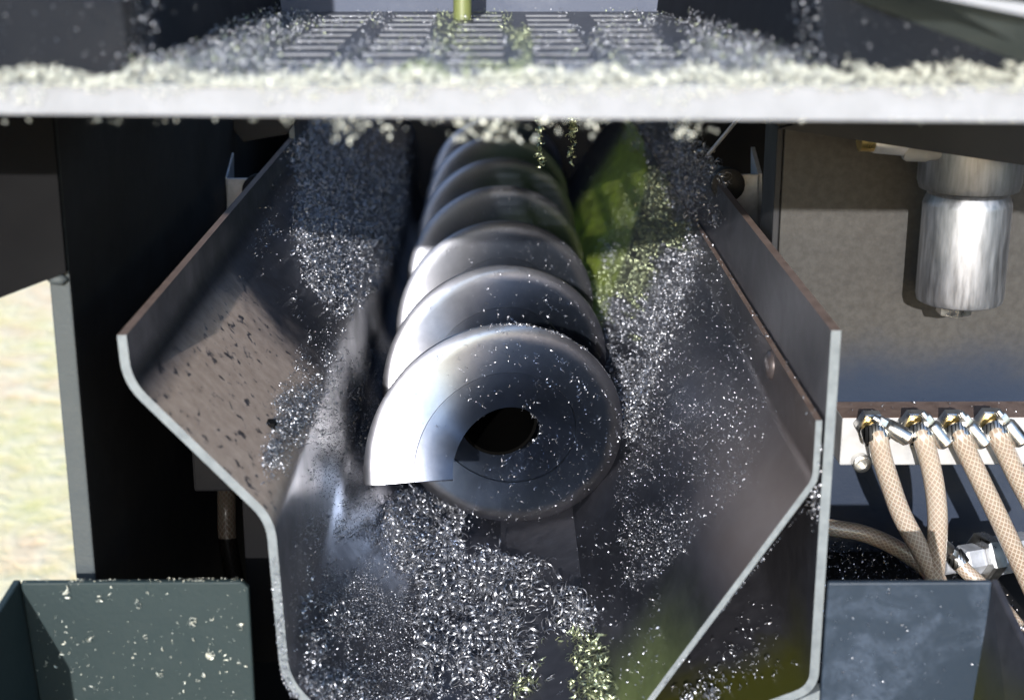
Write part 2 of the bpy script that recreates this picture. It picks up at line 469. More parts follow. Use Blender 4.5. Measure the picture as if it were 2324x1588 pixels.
# ------------------------------------------------------------------ trough
YF = -2.93
tr = thing('screw_trough', (0, YF, -1.2), 'folded steel trough with flared sides around the screw conveyor', 'trough')
LEFT = [(-2.09, 1.78), (-2.08, 1.50), (-1.32, .66), (-1.28, -.32), (-.62, -1.12)]
FLOORP = [(-.62, -1.12), (.44, -1.12)]
RIGHT = [(.44, -1.12), (1.845, .91), (1.845, 1.27)]
TH = .052
V, F, Mi = sheet([(-2.04, 1.78), (-2.03, 1.52), (-1.275, .69), (-1.235, -.32), (-.60, -1.12), (.35, -1.12)], TH, YF, 4.2, rad=.13)
mesh_obj('left_wing', V, F, [M['wing'], M['cut'], M['rust']], Mi, smooth=50, parent=tr)
V, F, Mi = sheet([(-2.04, 3.04), (-2.03, 1.52), (-1.275, .69), (-1.235, -.32), (-.60, -1.12), (.35, -1.12)], TH, 4.203, 12.5, rad=.13)
mesh_obj('rear_wing', V, F, [M['wing'], M['cut'], M['rust']], Mi, smooth=50, parent=tr)
V, F, Mi = sheet([(.353, -1.122), (.47, -1.12), (1.785, .92), (1.785, 1.27)], .036, YF, 12.5, rad=.05)
mesh_obj('right_wing', V, F, [M['right'], M['cut'], M['rust']], Mi, smooth=40, parent=tr)
# round bolt heads on the right lip
for (px, py) in ((1751, 828),):
    p = at(px, py, X=1.785)
    mesh_obj('bolt_head', *turned(p, (-1, 0, 0), [(0, .10), (.012, .098), (.03, .08), (.042, .05), (.046, .01)], 20), M['right'], smooth=60, parent=tr)
mesh_obj('end_wall', *box(-1.99, 1.78, 12.4, 12.48, -1.1, 3.04), M['paint_dark'], parent=tr)

# outer casing to the right of it
XC = 1.835
V, F, Mi = sheet([(XC + .055, 1.80), (XC + .055, -.42), (-.25, -1.29)][::1], .055, YF - .02, 10.5, rad=.13)
cs = thing('side_casing', (XC, YF, -1), 'tall folded outer casing plate right of the trough with rusty top edge', 'casing')
mesh_obj('casing_plate', V, F, [M['case'], M['cut'], M['rust']], Mi, smooth=50, parent=cs)
c0, c1, c2 = at(1690, 1640, Y=YF - .02), at(1884, 1556, Y=YF - .02), at(1884, 1660, Y=YF - .02)
mesh_obj('gusset', *plate([c0, c1, c2], (0, 1, 0), .08), M['cut'], parent=cs)

# ------------------------------------------------------------------ the screw
PIT = 1.919; PE = -1.653; RI = .337
sc = thing('conveyor_screw', (0, -.6, 0), 'steel spiral screw conveyor lying in the middle of the trough', 'screw conveyor')
def helix_band(r0, r1, front, back, turns=6.6, rad_n=6, edge_round=True):
    phis = np.radians(np.arange(math.degrees(PE), math.degrees(PE) + 360 * turns, 4.0)); V = []; F = []
    rs = np.linspace(r0, r1, rad_n)
    off = np.zeros(rad_n); 
    if edge_round: off[-1] = .008
    m = 2 * rad_n
    for ph in phis:
        e = ph - PE
        lip = .0 * max(0, 1 - e / .10) ** 2        # the worn end is rolled back a little
        for s, th in ((0, front), (1, back)):
            for i in (range(rad_n) if s == 0 else range(rad_n - 1, -1, -1)):
                r = rs[i]; y = PIT * ph / (2 * math.pi) + .022 * max(0, (r - .88) / .12) ** 2     # rim worn round
                # thickness along the local normal of the helicoid
                sl = PIT / (2 * math.pi * r); nn = math.sqrt(1 + sl * sl)
                t = (th + off[i] * (1 if s == 0 else -1)) / nn + lip * (1 if s == 0 else 0)
                x = r * math.sin(ph); z = r * math.cos(ph)
                tx = math.cos(ph); tz = -math.sin(ph)
                V.append((x - tx * sl * t, y + t, z - tz * sl * t))
    n = len(phis)
    for j in range(n - 1):
        for i in range(m):
            i2 = (i + 1) % m
            F.append((j * m + i, j * m + i2, (j + 1) * m + i2, (j + 1) * m + i))
    F.append(list(range(m))[::-1]); F.append([(n - 1) * m + i for i in range(m)])
    return V, F
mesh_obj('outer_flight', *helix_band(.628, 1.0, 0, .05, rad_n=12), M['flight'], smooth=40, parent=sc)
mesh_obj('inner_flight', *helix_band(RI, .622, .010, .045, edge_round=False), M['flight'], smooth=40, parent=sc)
V, F = turned((0, .62, 0), (0, 1, 0), [(0, .325), (0, .28), (.0, .27), (11, .27), (11, .325)], 40, closed=False)
V2, F2 = turned((0, .78, 0), (0, 1, 0), [(11.1, .325), (0, .325), (0, .30), (11.0, .30), (11.0, .001)], 40, closed=False)
mesh_obj('core_tube', V2, F2, M['void'], smooth=40, parent=sc)  # black tube added so the hole through the spiral stays dark

# ------------------------------------------------------------------ hopper with its slotted floor
hp = thing('hopper', (0, -4.9, 3.2), 'hopper with slotted steel floor above the trough', 'hopper')
ZT = 3.365
cols = [-.93, -.515, -.10, .315, .73]; hw = .135
rows = np.linspace(-4.02, -1.15, 9); rh = .10
xs = sorted([-3.3, 3.4] + [c - hw for c in cols] + [c + hw for c in cols])
ys = sorted([-4.78, -.75] + [r - rh for r in rows] + [r + rh for r in rows])
V = []; F = []
nx, ny = len(xs), len(ys)
for zz in (ZT - .022, ZT):
    for y in ys:
        for x in xs: V.append((x, y, zz))
def hole(i, j): return (i % 2 == 1) and (j % 2 == 1) and 0 <= i < nx - 1 and 0 <= j < ny - 1
def solid(i, j): return 0 <= i < nx - 1 and 0 <= j < ny - 1 and not hole(i, j)
idx = lambda i, j, k: k * nx * ny + j * nx + i
for j in range(ny - 1):
    for i in range(nx - 1):
        if not solid(i, j): continue
        F.append((idx(i, j, 1), idx(i + 1, j, 1), idx(i + 1, j + 1, 1), idx(i, j + 1, 1)))
        F.append((idx(i, j, 0), idx(i, j + 1, 0), idx(i + 1, j + 1, 0), idx(i + 1, j, 0)))
        for di, dj, a, b in ((-1, 0, (i, j), (i, j + 1)), (1, 0, (i + 1, j), (i + 1, j + 1)), (0, -1, (i, j), (i + 1, j)), (0, 1, (i, j + 1), (i + 1, j + 1))):
            if not solid(i + di, j + dj):
                F.append((idx(*a, 0), idx(*b, 0), idx(*b, 1), idx(*a, 1)))
mesh_obj('slotted_floor', V, F, M['steel_deck'], parent=hp, bevel=.008)
p = [at(-60, 190, Y=-4.9), at(2400, 196, Y=-4.9), at(2400, 281, Y=-4.9), at(-60, 255, Y=-4.9)]
pp = [np.array([-3.3, -4.9, p[0][2]]), np.array([3.4, -4.9, p[1][2]]), np.array([3.4, -4.9, p[2][2] - .01]), np.array([-3.3, -4.9, p[3][2]])]
mesh_obj('front_edge', *plate(pp, (0, 1, 0), .118), M['rim'], parent=hp, bevel=.012)
# walls: back, two angled sides, two outer panels
cl = at(325, 178, Z=ZT); cr = at(1845, 175, Z=ZT)
bl = at(640, 27, Z=ZT); br = at(1490, 27, Z=ZT)
up = 2.2
mesh_obj('rear_wall', *plate([(bl[0] - .05, bl[1], ZT), (br[0] + .05, br[1], ZT), (br[0] + .4, br[1] + .25, ZT + up), (bl[0] - .4, bl[1] + .25, ZT + up)], (0, 1, 0), .05), M['rear_paint'], parent=hp)
mesh_obj('side_wall', *plate([(cl[0], cl[1], ZT + .002), (bl[0], bl[1], ZT + .002), (bl[0] - .25, bl[1] + .1, ZT + up), (cl[0] - .12, cl[1] - .05, ZT + up)], (-1, 0, 0), .05), M['paint_hopper'], parent=hp)
mesh_obj('side_wall', *plate([(cr[0], cr[1], ZT + .002), (br[0], br[1], ZT + .002), (br[0] + .25, br[1] + .1, ZT + up), (cr[0] + .12, cr[1] - .05, ZT + up)], (1, 0, 0), .05), M['paint_hopper'], parent=hp)
mesh_obj('outer_panel', *plate([(cl[0] - .003, cl[1], ZT + .002), (-3.3, cl[1] - .02, ZT + .002), (-3.3, cl[1] - .05, ZT + up), (cl[0] - .123, cl[1] - .05, ZT + up)], (0, 1, 0), .05), M['paint_hopper'], parent=hp)
# right outer panel is folded: vertical below, leaning towards the viewer above a slanted bend
yR = cr[1]
e0 = at(1880, -20, Y=yR); e1 = at(2420, 180, Y=yR)
mesh_obj('outer_panel', *plate([(cr[0] + .003, yR, ZT + .002), (3.3, yR, ZT + .002), (3.3, yR, e1[2] - .25), (e1[0], yR, e1[2]), (e0[0], yR, e0[2]), (cr[0] + .05, yR, ZT + up)], (0, 1, 0), .05), M['paint_hopper'], parent=hp)
f0 = at(2060, -20, Y=yR - .45); f1 = at(2420, 55, Y=yR - .45)
mesh_obj('folded_brim', *plate([(e0[0], yR - .003, e0[2]), (e1[0], yR - .003, e1[2]), f1, f0], (0, .3, 1), .03), M['brim'], parent=hp)
h0 = at(2110, -20, Y=yR - .46); h1 = at(2420, 20, Y=yR - .46)
mesh_obj('brim_edge', *plate([f0 + [0, -.01, 0], f1 + [0, -.01, 0], h1, h0], (0, 1, 0), .03), M['rim'], parent=hp)
# pole
yp = at(1050, 45, Z=ZT)
tag(mesh_obj('yellow_pole', *turned((yp[0], yp[1] - .05, ZT + .003), (0, 0, 1), [(0, .055), (2.2, .055)], 24), M['yellow'], smooth=50),
    'yellow-green round pole standing at the back of the slotted floor', 'pole')

# ------------------------------------------------------------------ dark pieces under the hopper at the upper left, brackets, rod
q = [at(495, 250, Y=3.2), at(552, 323, Y=3.2), at(650, 306, Y=3.2), at(690, 250, Y=3.2)]
tag(mesh_obj('chute_flap', *plate(q, (0, 1, 0), .06), M['paint_dark'], bevel=.01), 'dark folded flap hanging under the hopper behind the left wing', 'flap')

def bracket(name, px0, px1, top, bot, Y, flx, fly, label):
    b = thing(name, at((px0 + px1) / 2, bot, Y=Y), label, 'bracket', 'galvanised brackets behind the trough wings')
    A, B, Cc, D = at(px0, top, Y=Y), at(px1, top, Y=Y), at(px1, bot, Y=Y), at(px0, bot, Y=Y)
    mesh_obj('face', *plate([A, B, Cc, D], (0, 1, 0), .04), M['galv'], parent=b, bevel=.01)
    s = A if flx < 0 else B; e = Cc if flx > 0 else D
    t = np.array([0, .45, .0]); 
    mesh_obj('flange', *plate([s + [0, .042, 0], e + [0, .042, 0], e + t, s + t + [0, 0, .16]], (flx, 0, 0), .035), M['galv'], parent=b)
    return b
b1 = bracket('bracket', 514, 590, 405, 560, 2.6, -1, 0, 'galvanised angle bracket behind the left wing of the trough')
b2 = bracket('bracket', 1640, 1722, 396, 560, 1.6, 1, 0, 'galvanised angle bracket behind the casing on the right')
for bb, (px, py), Y in ((b1, (585, 432), 2.55), (b2, (1652, 420), 1.55)):
    mesh_obj('bolt', *turned(at(px, py, Y=Y), (0, -1, 0), [(-.1, .14), (.02, .14), (.04, .10), (.05, .02)], 20), M['paint_dark'], smooth=50, parent=bb)
r0, r1 = at(1608, 350, Y=1.9), at(1690, 252, Y=1.4)
tag(tube_obj('support_rod', [r0, (r0 + r1) / 2, r1], .016, M['galv']), 'thin bare metal rod rising from the chips on the right side plate', 'rod')

# ------------------------------------------------------------------ left: hose and post in the gap
tag(mesh_obj('inner_post', *box(at(558, 1300, Y=-1.9)[0], at(640, 1300, Y=-1.9)[0], -1.9, -1.8, at(600, 1503, Y=-1.9)[2], .9), M['skirt'], bevel=.01), 'dark upright plate behind the front edge of the left wing', 'post')
hs = [at(515, 1080, Y=-.9), at(515, 1150, Y=-.9), at(518, 1230, Y=-1), at(535, 1320, Y=-1.1), at(560, 1400, Y=-1.2)]
dh = thing('braided_hose', hs[-1], 'dark braided hose hanging in the gap left of the trough', 'hose')
tube_obj('hose_tube', hs, .068, M['hose_dark'], dh)
mesh_obj('elbow_block', *box(hs[0][0] - .22, hs[0][0] + .2, -1.0, -.8, hs[0][2] - .08, hs[0][2] + .25), M['skirt'], parent=dh, bevel=.02)

# ------------------------------------------------------------------ lower left tray
YT = -2.72
t0, t1 = at(42, 1322, Y=YT), at(548, 1322, Y=YT)
zt = t0[2]
tl = thing('chip_tray', ((t0[0] + t1[0]) / 2, YT, zt - 1), 'green-grey sheet tray sprinkled with chips at the lower left', 'tray')
bx = t1[0] + .04
mesh_obj('rear_panel', *plate([(t0[0] + .01, YT, zt), (t1[0], YT, zt), (bx, YT, zt - .04), (bx, YT, zt - 1.6), (t0[0] + .10, YT, zt - 1.6)], (0, 1, 0), .05), M['paint_green'], parent=tl, bevel=.012)
g0 = at(-40, 1480, Y=-3.4); 
mesh_obj('side_panel', *plate([(t0[0], YT + .05, zt), (t0[0] + .09, YT + .05, zt - 1.6), (t0[0] + .12, -4.6, zt - 1.6), (t0[0] + .04, -4.6, zt - .03)], (-1, 0, 0), .045), M['paint_green'], parent=tl, bevel=.01)

# lower right tray
YR2 = -2.99
u0, u1 = at(1880, 1322, Y=YR2), at(2252, 1320, Y=YR2)
zr = u0[2]
t2 = thing('chip_tray', ((u0[0] + u1[0]) / 2, YR2, zr - 1), 'blue-grey stained sheet tray below the beige hoses at the lower right', 'tray')
mesh_obj('rear_panel', *plate([(u0[0], YR2, zr), (u1[0], YR2, zr), (u1[0], YR2, zr - 1.6), (u0[0], YR2, zr - 1.6)], (0, 1, 0), .045), [M['tray_right']], parent=t2, bevel=.012)
mesh_obj('side_panel', *plate([(u1[0] + .003, YR2 + .045, zr), (u1[0] - .10, YR2 + .045, zr - 1.6), (u1[0] - .1, -4.8, zr - 1.9), (u1[0] + .10, -4.8, zr - .55)], (1, 0, 0), .045), M['case'], parent=t2, bevel=.01)

# ------------------------------------------------------------------ right: wall panel, manifold, hoses, filter
YW = -.38
K = 1.28      # everything here stands this much further back than the trough mouth
w0 = at(1783, 300, Y=YW); w1 = at(1766, 600, Y=YW); wb = at(1900, 918, Y=YW)[2]
wl = thing('wall_panel', (3.2, YW, wb), 'textured tan and blue machine wall panel behind the silver cylinder', 'wall panel')
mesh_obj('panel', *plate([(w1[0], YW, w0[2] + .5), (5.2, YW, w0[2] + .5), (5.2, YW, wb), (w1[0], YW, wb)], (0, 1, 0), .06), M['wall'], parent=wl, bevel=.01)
mesh_obj('edge_post', *box(w1[0] - .05, w1[0] - .003, YW + .02, YW + .5, wb - .5, 3.0), M['paint_dark'], parent=wl, bevel=.01)
tag(mesh_obj('recess_wall', *box(1.95, 5.4, 0.55, .65, -2.6, wb - .01), M['blue_wall']), 'dark blue painted wall behind the beige hoses below the manifold', 'wall')
tag(mesh_obj('recess_shelf', *box(1.95, 5.4, -2.6, .54, -1.17, -1.1), M['paint_black']), 'black shelf with wet chips under the beige hoses', 'shelf')
s0, s1 = at(1770, 292, Y=-1.55), at(2400, 387, Y=-1.55)
tag(mesh_obj('hopper_skirt', *plate([s0, s1, (s1[0], -1.55, 3.15), (s0[0] - .1, -1.55, 3.15), (s0[0] - .1, -1.0, s0[2] + .03)], (0, 1, 0), .05), M['paint_black']),
    'black skirt under the hopper at the upper right above the silver cylinder', 'skirt panel')

YM = -.74
m0, m1 = at(1912, 948, Y=YM), at(1912, 1056, Y=YM)
mf = thing('coolant_manifold', (m0[0] + .4, YM, m1[2]), 'pale aluminium manifold block with four hose outlets', 'manifold')
V, F = box(m0[0], 5.1, YM, YW + .055, m1[2], m0[2]); mi = [0] * 6; mi[1] = 1
mesh_obj('block', V, F, [M['alu_block'], M['rust']], mi, parent=mf, bevel=.012)
for (px, py, r) in ((1951, 1045, .066), (2045, 958, .036)):
    p = at(px, py, Y=YM)
    V, F, _ = join_geo([turned(p, (0, -1, 0), [(0, r), (.07, r), (.078, r * .85), (.078, r * .5), (.03, r * .45)], 24, closed=False)])
    F = F + [[4 * 24 + i for i in range(24)]]
    mesh_obj('socket_screw', V, F, M['zinc'], smooth=40, parent=mf)

hose_px = [
    ([(1992, 992), (2001, 1035), (2018, 1090), (2045, 1165), (2085, 1240), (2118, 1300), (2140, 1350)], 'leftmost of the four beige braided hoses on the manifold', 0),
    ([(2092, 990), (2108, 1040), (2122, 1110), (2128, 1180), (2125, 1250), (2118, 1335), (2112, 1390)], 'beige braided hose hanging almost straight down, second from left on the manifold', 1),
    ([(2178, 990), (2199, 1035), (2228, 1095), (2262, 1165), (2298, 1240), (2340, 1330), (2370, 1400)], 'beige braided hose running down to the right edge, third from left on the manifold', 1),
    ([(2262, 986), (2284, 1030), (2308, 1080), (2340, 1140), (2380, 1220)], 'rightmost beige braided hose leaving the manifold', 2)]
def clamp(parent, p, d, r, side, tilt):
    """worm-drive clamp: banded ring, screw housing and hex head"""
    d, u, v = frame(d); p = np.array(p)
    c = thing_part_empty = None
    ring = mesh_obj('clamp', *turned(p - d * .055, d, [(0, r), (0, r * 1.12), (.012, r * 1.18), (.095, r * 1.18), (.108, r * 1.12), (.108, r)], 32, closed=False), M['clamp'], smooth=40, parent=parent)
    ax = np.array([side, -.15, tilt]); ax /= np.linalg.norm(ax)
    q = p + np.array([.08 * side, -.025, .075])
    hd, _, _ = frame(ax)
    V, F, _ = join_geo([turned(q, ax, [(0, .046), (.013, .056), (.17, .064), (.19, .045)], 16), hexa(q - ax * .07, ax, .042, .065), turned(q - ax * .11, ax, [(0, .026), (.04, .03)], 12)])
    h = mesh_obj('clamp_screw', V, F, M['zinc'], smooth=35, parent=ring)
    return ring
hg = 'beige braided coolant hoses on the manifold'
for pts, lab, kk in hose_px:
    ydep = np.linspace(YM - .24, YM - .12, len(pts))
    P = [at(x, y, Y=yy) for (x, y), yy in zip(pts, ydep)]
    e = thing('coolant_hose', P[0], lab, 'hose', hg)
    base = at(pts[0][0] - 20, pts[0][1] - 34, Y=YM)
    start = np.array(P[0])
    d = P[1] - P[0]; d = d / np.linalg.norm(d)
    axis = start - base; axis /= np.linalg.norm(axis)
    tube_obj('hose_tube', [base + axis * .14, base * .4 + start * .6 + [0, -.01, .0]] + P, .072, M['hose'], e)
    mesh_obj('nut', *hexa(base + axis * .002, axis, .115, .09), M['zinc'], parent=e)
    V, F = turned(base + axis * .09, axis, [(0, .08), (.026, .085), (.065, .08)], 20)
    mesh_obj('nipple', V, F, M['brass'], smooth=40, parent=e)
    clamp(e, base * .22 + start * .78 + [0, -.008, 0], axis + d * 1.1, .085, .8, -.45 if kk == 0 else -1.0)

P = [at(1840, 1188, Y=-.4), at(1895, 1198, Y=-.4), at(1960, 1210, Y=-.4), at(2030, 1240, Y=-.4), at(2095, 1285, Y=-.4), at(2150, 1345, Y=-.42)]
tag(tube_obj('coolant_hose', P, .064, M['hose']), 'beige braided hose crossing sideways behind the hanging ones above the tray', 'hose')

# bulkhead coupling lower right
bc = thing('bulkhead_coupling', at(2240, 1330, Y=-.4), 'large hexagonal bulkhead coupling between the hoses at the lower right', 'coupling')
pc = at(2250, 1262, Y=-.35); ax = np.array([-1, -.45, .05])
mesh_obj('large_nut', *hexa(pc, ax, .195, .13), M['zinc'], parent=bc)
mesh_obj('small_nut', *hexa(pc + ax / np.linalg.norm(ax) * .132, ax, .123, .18), M['galv'], parent=bc)
mesh_obj('nipple', *turned(pc + ax / np.linalg.norm(ax) * .315, ax, [(0, .078), (.18, .078)], 20), M['galv'], smooth=40, parent=bc)
mesh_obj('rear_body', *hexa(pc - ax / np.linalg.norm(ax) * .39, ax, .15, .388), M['galv'], parent=bc)
P = [at(2168, 1262, Y=-.68), at(2190, 1292, Y=-.74), at(2225, 1325, Y=-.78), at(2275, 1378, Y=-.80), at(2345, 1465, Y=-.84)]
e = thing('coolant_hose', P[0], 'short brown braided hose clamped to the coupling behind the lower right tray', 'hose')
tube_obj('hose_tube', P, .056, M['hose'], e)
clamp(e, P[0] * .75 + P[1] * .25, P[1] - P[0], .06, -.9, .7)

# silver filter cylinder
YCY = -.98
cx = at(2192, 500, Y=YCY)[0]
zc = lambda y: at(2192, y, Y=YCY - .26)[2]
cf = thing('filter_cylinder', (cx, YCY, zc(716)), 'silver aluminium cylinder with grooved cap hanging on the textured wall', 'cylinder')
prof = [(t, q_ * 1.30) for t, q_ in [(zc(340), .262), (zc(425), .262), (zc(443), .25), (zc(448), .215), (zc(456), .205), (zc(466), .215), (zc(474), .222), (zc(480), .225), (zc(690), .225), (zc(702), .218), (zc(706), .20)]]
zt0 = prof[0][0]
# hangs on the wall on a short stem
c1 = [(t - zt0, r) for t, r in prof[:3]]; c2 = [(t - zt0, r) for t, r in prof[3:]]
mesh_obj('cap', *turned((cx, YCY, zt0 + .25), (0, 0, 1), [(0.0, .34)] + [(t - .25, r) for t, r in c1] , 48), M['alu'], smooth=40, parent=cf)
mesh_obj('cylinder_body', *turned((cx, YCY, zt0), (0, 0, 1), c2, 48), M['alu'], smooth=35, parent=cf)
mesh_obj('drain_nut', *hexa((cx - .03, YCY, zc(735)), (0, 0, 1), .12, .07), M['zinc'], parent=cf)

# valve fittings peeping out under the right skirt
vf = thing('pipe_fitting', at(2050, 345, Y=-1.05), 'brass and white pipe fitting peeping out below the upper right skirt', 'pipe fitting')
p = at(1950, 312, Y=-1.15); mesh_obj('brass_ring', *turned(p, (1, 0, .02), [(0, .08), (.0, .09), (.09, .097), (.10, .065)], 24), M['brass'], smooth=40, parent=vf)
p = at(1972, 322, Y=-1.15); mesh_obj('elbow', *turned(p, (1, 0, -.12), [(0, .05), (.04, .07), (.23, .065), (.27, .045)], 24), M['galv'], smooth=40, parent=vf)
p = at(2050, 344, Y=-1.15); mesh_obj('tube_end', *turned(p, (1, 0, -.03), [(0, .05), (.026, .065), (.15, .065), (.17, .054), (.31, .04)], 24), M['rim'], smooth=40, parent=vf)

# ------------------------------------------------------------------ metal chips
def rand_rot(n, up=None, flat=0.0):
    q = rng.normal(size=(n, 4)); q /= np.linalg.norm(q, axis=1)[:, None]
    w_, x, y, z = q.T
    R = np.stack([1 - 2 * (y * y + z * z), 2 * (x * y - z * w_), 2 * (x * z + y * w_), 2 * (x * y + z * w_), 1 - 2 * (x * x + z * z), 2 * (y * z - x * w_),
                  2 * (x * z - y * w_), 2 * (y * z + x * w_), 1 - 2 * (x * x + y * y)], 1).reshape(n, 3, 3)
    return R
def curls(P, size, seg=6, turns=(.3, 1.2), width=(.25, .6), taper=True):
    """curled ribbons: P (n,3) centres, size (n,) radius"""
    n = len(P); T = rng.uniform(*turns, n) * 2 * np.pi; t = np.linspace(0, 1, seg + 1)
    th = T[:, None] * t[None]; rad = size[:, None] * (1 - rng.uniform(0, .35, n)[:, None] * t[None])
    wd = (size * rng.uniform(*width, n))[:, None] * (np.sin(np.pi * (.12 + .76 * t)) if taper else 1)
    pit = (size * rng.uniform(-.5, .5, n))[:, None] * th / 2
    x = rad * np.cos(th); y = rad * np.sin(th)
    L = np.stack([np.stack([x, y, pit - wd / 2], -1), np.stack([x * 1.06, y * 1.06, pit + wd / 2], -1)], 2)  # n,seg+1,2,3
    L = L - L.mean(axis=(1, 2), keepdims=True)
    R = rand_rot(n); W = np.einsum('nij,nskj->nski', R, L) + P[:, None, None, :]
    V = W.reshape(-1, 3); m = (seg + 1) * 2
    b = (np.arange(n) * m)[:, None] + (np.arange(seg) * 2)[None]
    Q = np.stack([b, b + 1, b + 3, b + 2], -1).reshape(-1, 4)
    return V, Q
def merge(parts):
    V = []; Q = []; n = 0
    for v, q in parts: V.append(v); Q.append(q + n); n += len(v)
    return np.concatenate(V), np.concatenate(Q)
def vnoise(x, y, scale, seed):
    r = np.random.default_rng(seed); G = r.random((64, 64)); x = np.asarray(x) / scale; y = np.asarray(y) / scale
    xi = np.floor(x).astype(int); yi = np.floor(y).astype(int); fx = x - xi; fy = y - yi
    fx = fx * fx * (3 - 2 * fx); fy = fy * fy * (3 - 2 * fy); g = lambda a, b: G[a % 64, b % 64]
    return (g(xi, yi) * (1 - fx) + g(xi + 1, yi) * fx) * (1 - fy) + (g(xi, yi + 1) * (1 - fx) + g(xi + 1, yi + 1) * fx) * fy
def fbm(x, y, s, seed): return .5 * vnoise(x, y, s, seed) + .3 * vnoise(x, y, s / 2.2, seed + 1) + .2 * vnoise(x, y, s / 5, seed + 2)
def in_poly(x, y, poly):
    c = np.zeros(len(x), bool); j = len(poly) - 1
    for i in range(len(poly)):
        xi, yi = poly[i]; xj, yj = poly[j]
        c ^= ((yi > y) != (yj > y)) & (x < (xj - xi) * (y - yi) / (yj - yi + 1e-9) + xi); j = i
    return c
# planes of the trough (inner faces): list of (p, q) in (x, z)
SEGS = [((-2.04, 1.78), (-2.03, 1.52)), ((-2.03, 1.52), (-1.275, .69)), ((-1.275, .69), (-1.235, -.32)), ((-1.235, -.32), (-.60, -1.12)), ((-.60, -1.12), (.47, -1.12)), ((.47, -1.12), (1.785, .92)), ((1.785, .92), (1.785, 1.27)), ((1.835, 1.27), (1.835, 1.79))]
def to_trough(px, py, ymax=11.5):
    """first hit of the view ray with the folded trough"""
    r = ray(px, py); best = np.full(len(px), 1e9); N = np.zeros((len(px), 3))
    for (a, b) in SEGS:
        a = np.array(a); b = np.array(b); d = b - a; n = np.array([-d[1], d[0]]); n = n / np.linalg.norm(n)
        if n @ (np.array([0, .4]) - a) < 0: n = -n
        den = r[:, 0] * n[0] + r[:, 2] * n[1]; t = ((a[0] - _C[0]) * n[0] + (a[1] - _C[2]) * n[1]) / den
        X = _C[0] + r[:, 0] * t; Z = _C[2] + r[:, 2] * t; Yy = _C[1] + r[:, 1] * t
        s = ((X - a[0]) * d[0] + (Z - a[1]) * d[1]) / (d @ d)
        ok = (t > 0) & (s >= -.001) & (s <= 1.001) & (Yy > YF + .02) & (t < best)
        best[ok] = t[ok]; N[ok] = (n[0], 0, n[1])
    ok = (best < 1e8); P = _C + r * best[:, None]; ok &= P[:, 1] < ymax
    # nothing inside the screw
    ok &= ~((P[:, 0] ** 2 + P[:, 2] ** 2 < .97 ** 2) & (P[:, 1] > -.5))
    return P, N, ok
def scatter(poly, n, dens=None, proj=to_trough, jit=7):
    xs_ = [p[0] for p in poly]; ys_ = [p[1] for p in poly]
    x = rng.uniform(min(xs_), max(xs_), n * 4); y = rng.uniform(min(ys_), max(ys_), n * 4)
    k = in_poly(x, y, poly)
    if dens is not None: k &= rng.random(len(x)) < dens(x, y)
    x, y = x[k][:n], y[k][:n]; x = x + rng.normal(0, jit, len(x)); y = y + rng.normal(0, jit, len(y)); P, N, ok = proj(x, y); return P[ok], N[ok], x[ok], y[ok]
def depth_of(P): return (P - _C) @ _F
def stuff(name, parts, mat, label, cat):
    V, Q = merge(parts); o = big_mesh(name, V, Q, mat); return tag(o, label, cat, kind='stuff')
def heap(P, N, h):
    return P + N * (rng.random(len(P)) ** 1.3 * h + .006)[:, None]
def sz(n, lo, hi, p=2.2): return lo + (hi - lo) * rng.random(n) ** p

# --- left slope
parts = []
den = lambda s, seed, lo, hi: (lambda x, y: np.clip((fbm(x, y, s, seed) - lo) / (hi - lo), 0, 1) ** 1.5)
LS = [(650, 255), (930, 255), (930, 330), (890, 560), (860, 640), (800, 700), (760, 730), (690, 640), (660, 520), (665, 400), (640, 300)]
P, N, x, y = scatter(LS, 20000, den(90, 3, .15, .45)); parts.append(curls(heap(P, N, .09), sz(len(P), .006, .026, 3), 5))
L2 = [(640, 380), (700, 400), (800, 700), (770, 900), (690, 1000), (600, 1090), (600, 950), (700, 760), (600, 620), (540, 640)]
P, N, x, y = scatter(L2, 4000, den(120, 5, .35, .7)); parts.append(curls(heap(P, N, .02), sz(len(P), .003, .015, 3), 5))
L3 = [(620, 900), (700, 880), (760, 790), (745, 870), (690, 980), (650, 1070), (600, 1100), (590, 1030), (630, 960)]
P, N, x, y = scatter(L3, 2800, den(60, 6, .25, .6)); parts.append(curls(heap(P, N, .05), sz(len(P), .005, .022, 2.5), 5))
stuff('metal_chips', parts, M['chip'], 'silvery chips heaped over the left slope of the trough', 'metal chips')

# --- lower left slope, fine swarf
parts = []
L4 = [(740, 860), (870, 760), (880, 900), (840, 1100), (900, 1180), (960, 1300), (930, 1600), (660, 1600), (650, 1300), (700, 1050)]
P, N, x, y = scatter(L4, 26000, lambda x, y: np.clip((fbm(x, y, 70, 11) - .25) * 3, 0, 1) * np.clip((x - 640 - np.maximum(0, 1100 - y) * .25) / 110, 0.02, 1))
parts.append(curls(heap(P, N, .012), sz(len(P), .003, .013, 3), 4, turns=(.15, .8)))
L5 = [(690, 1300), (760, 1330), (880, 1420), (900, 1600), (690, 1600), (670, 1400)]
P, N, x, y = scatter(L5, 900, den(50, 12, .45, .75)); parts.append(curls(heap(P, N, .03), sz(len(P), .01, .03), 6))
stuff('fine_swarf', parts, M['chip'], 'fine glittering swarf on the lower left slope of the trough', 'swarf')

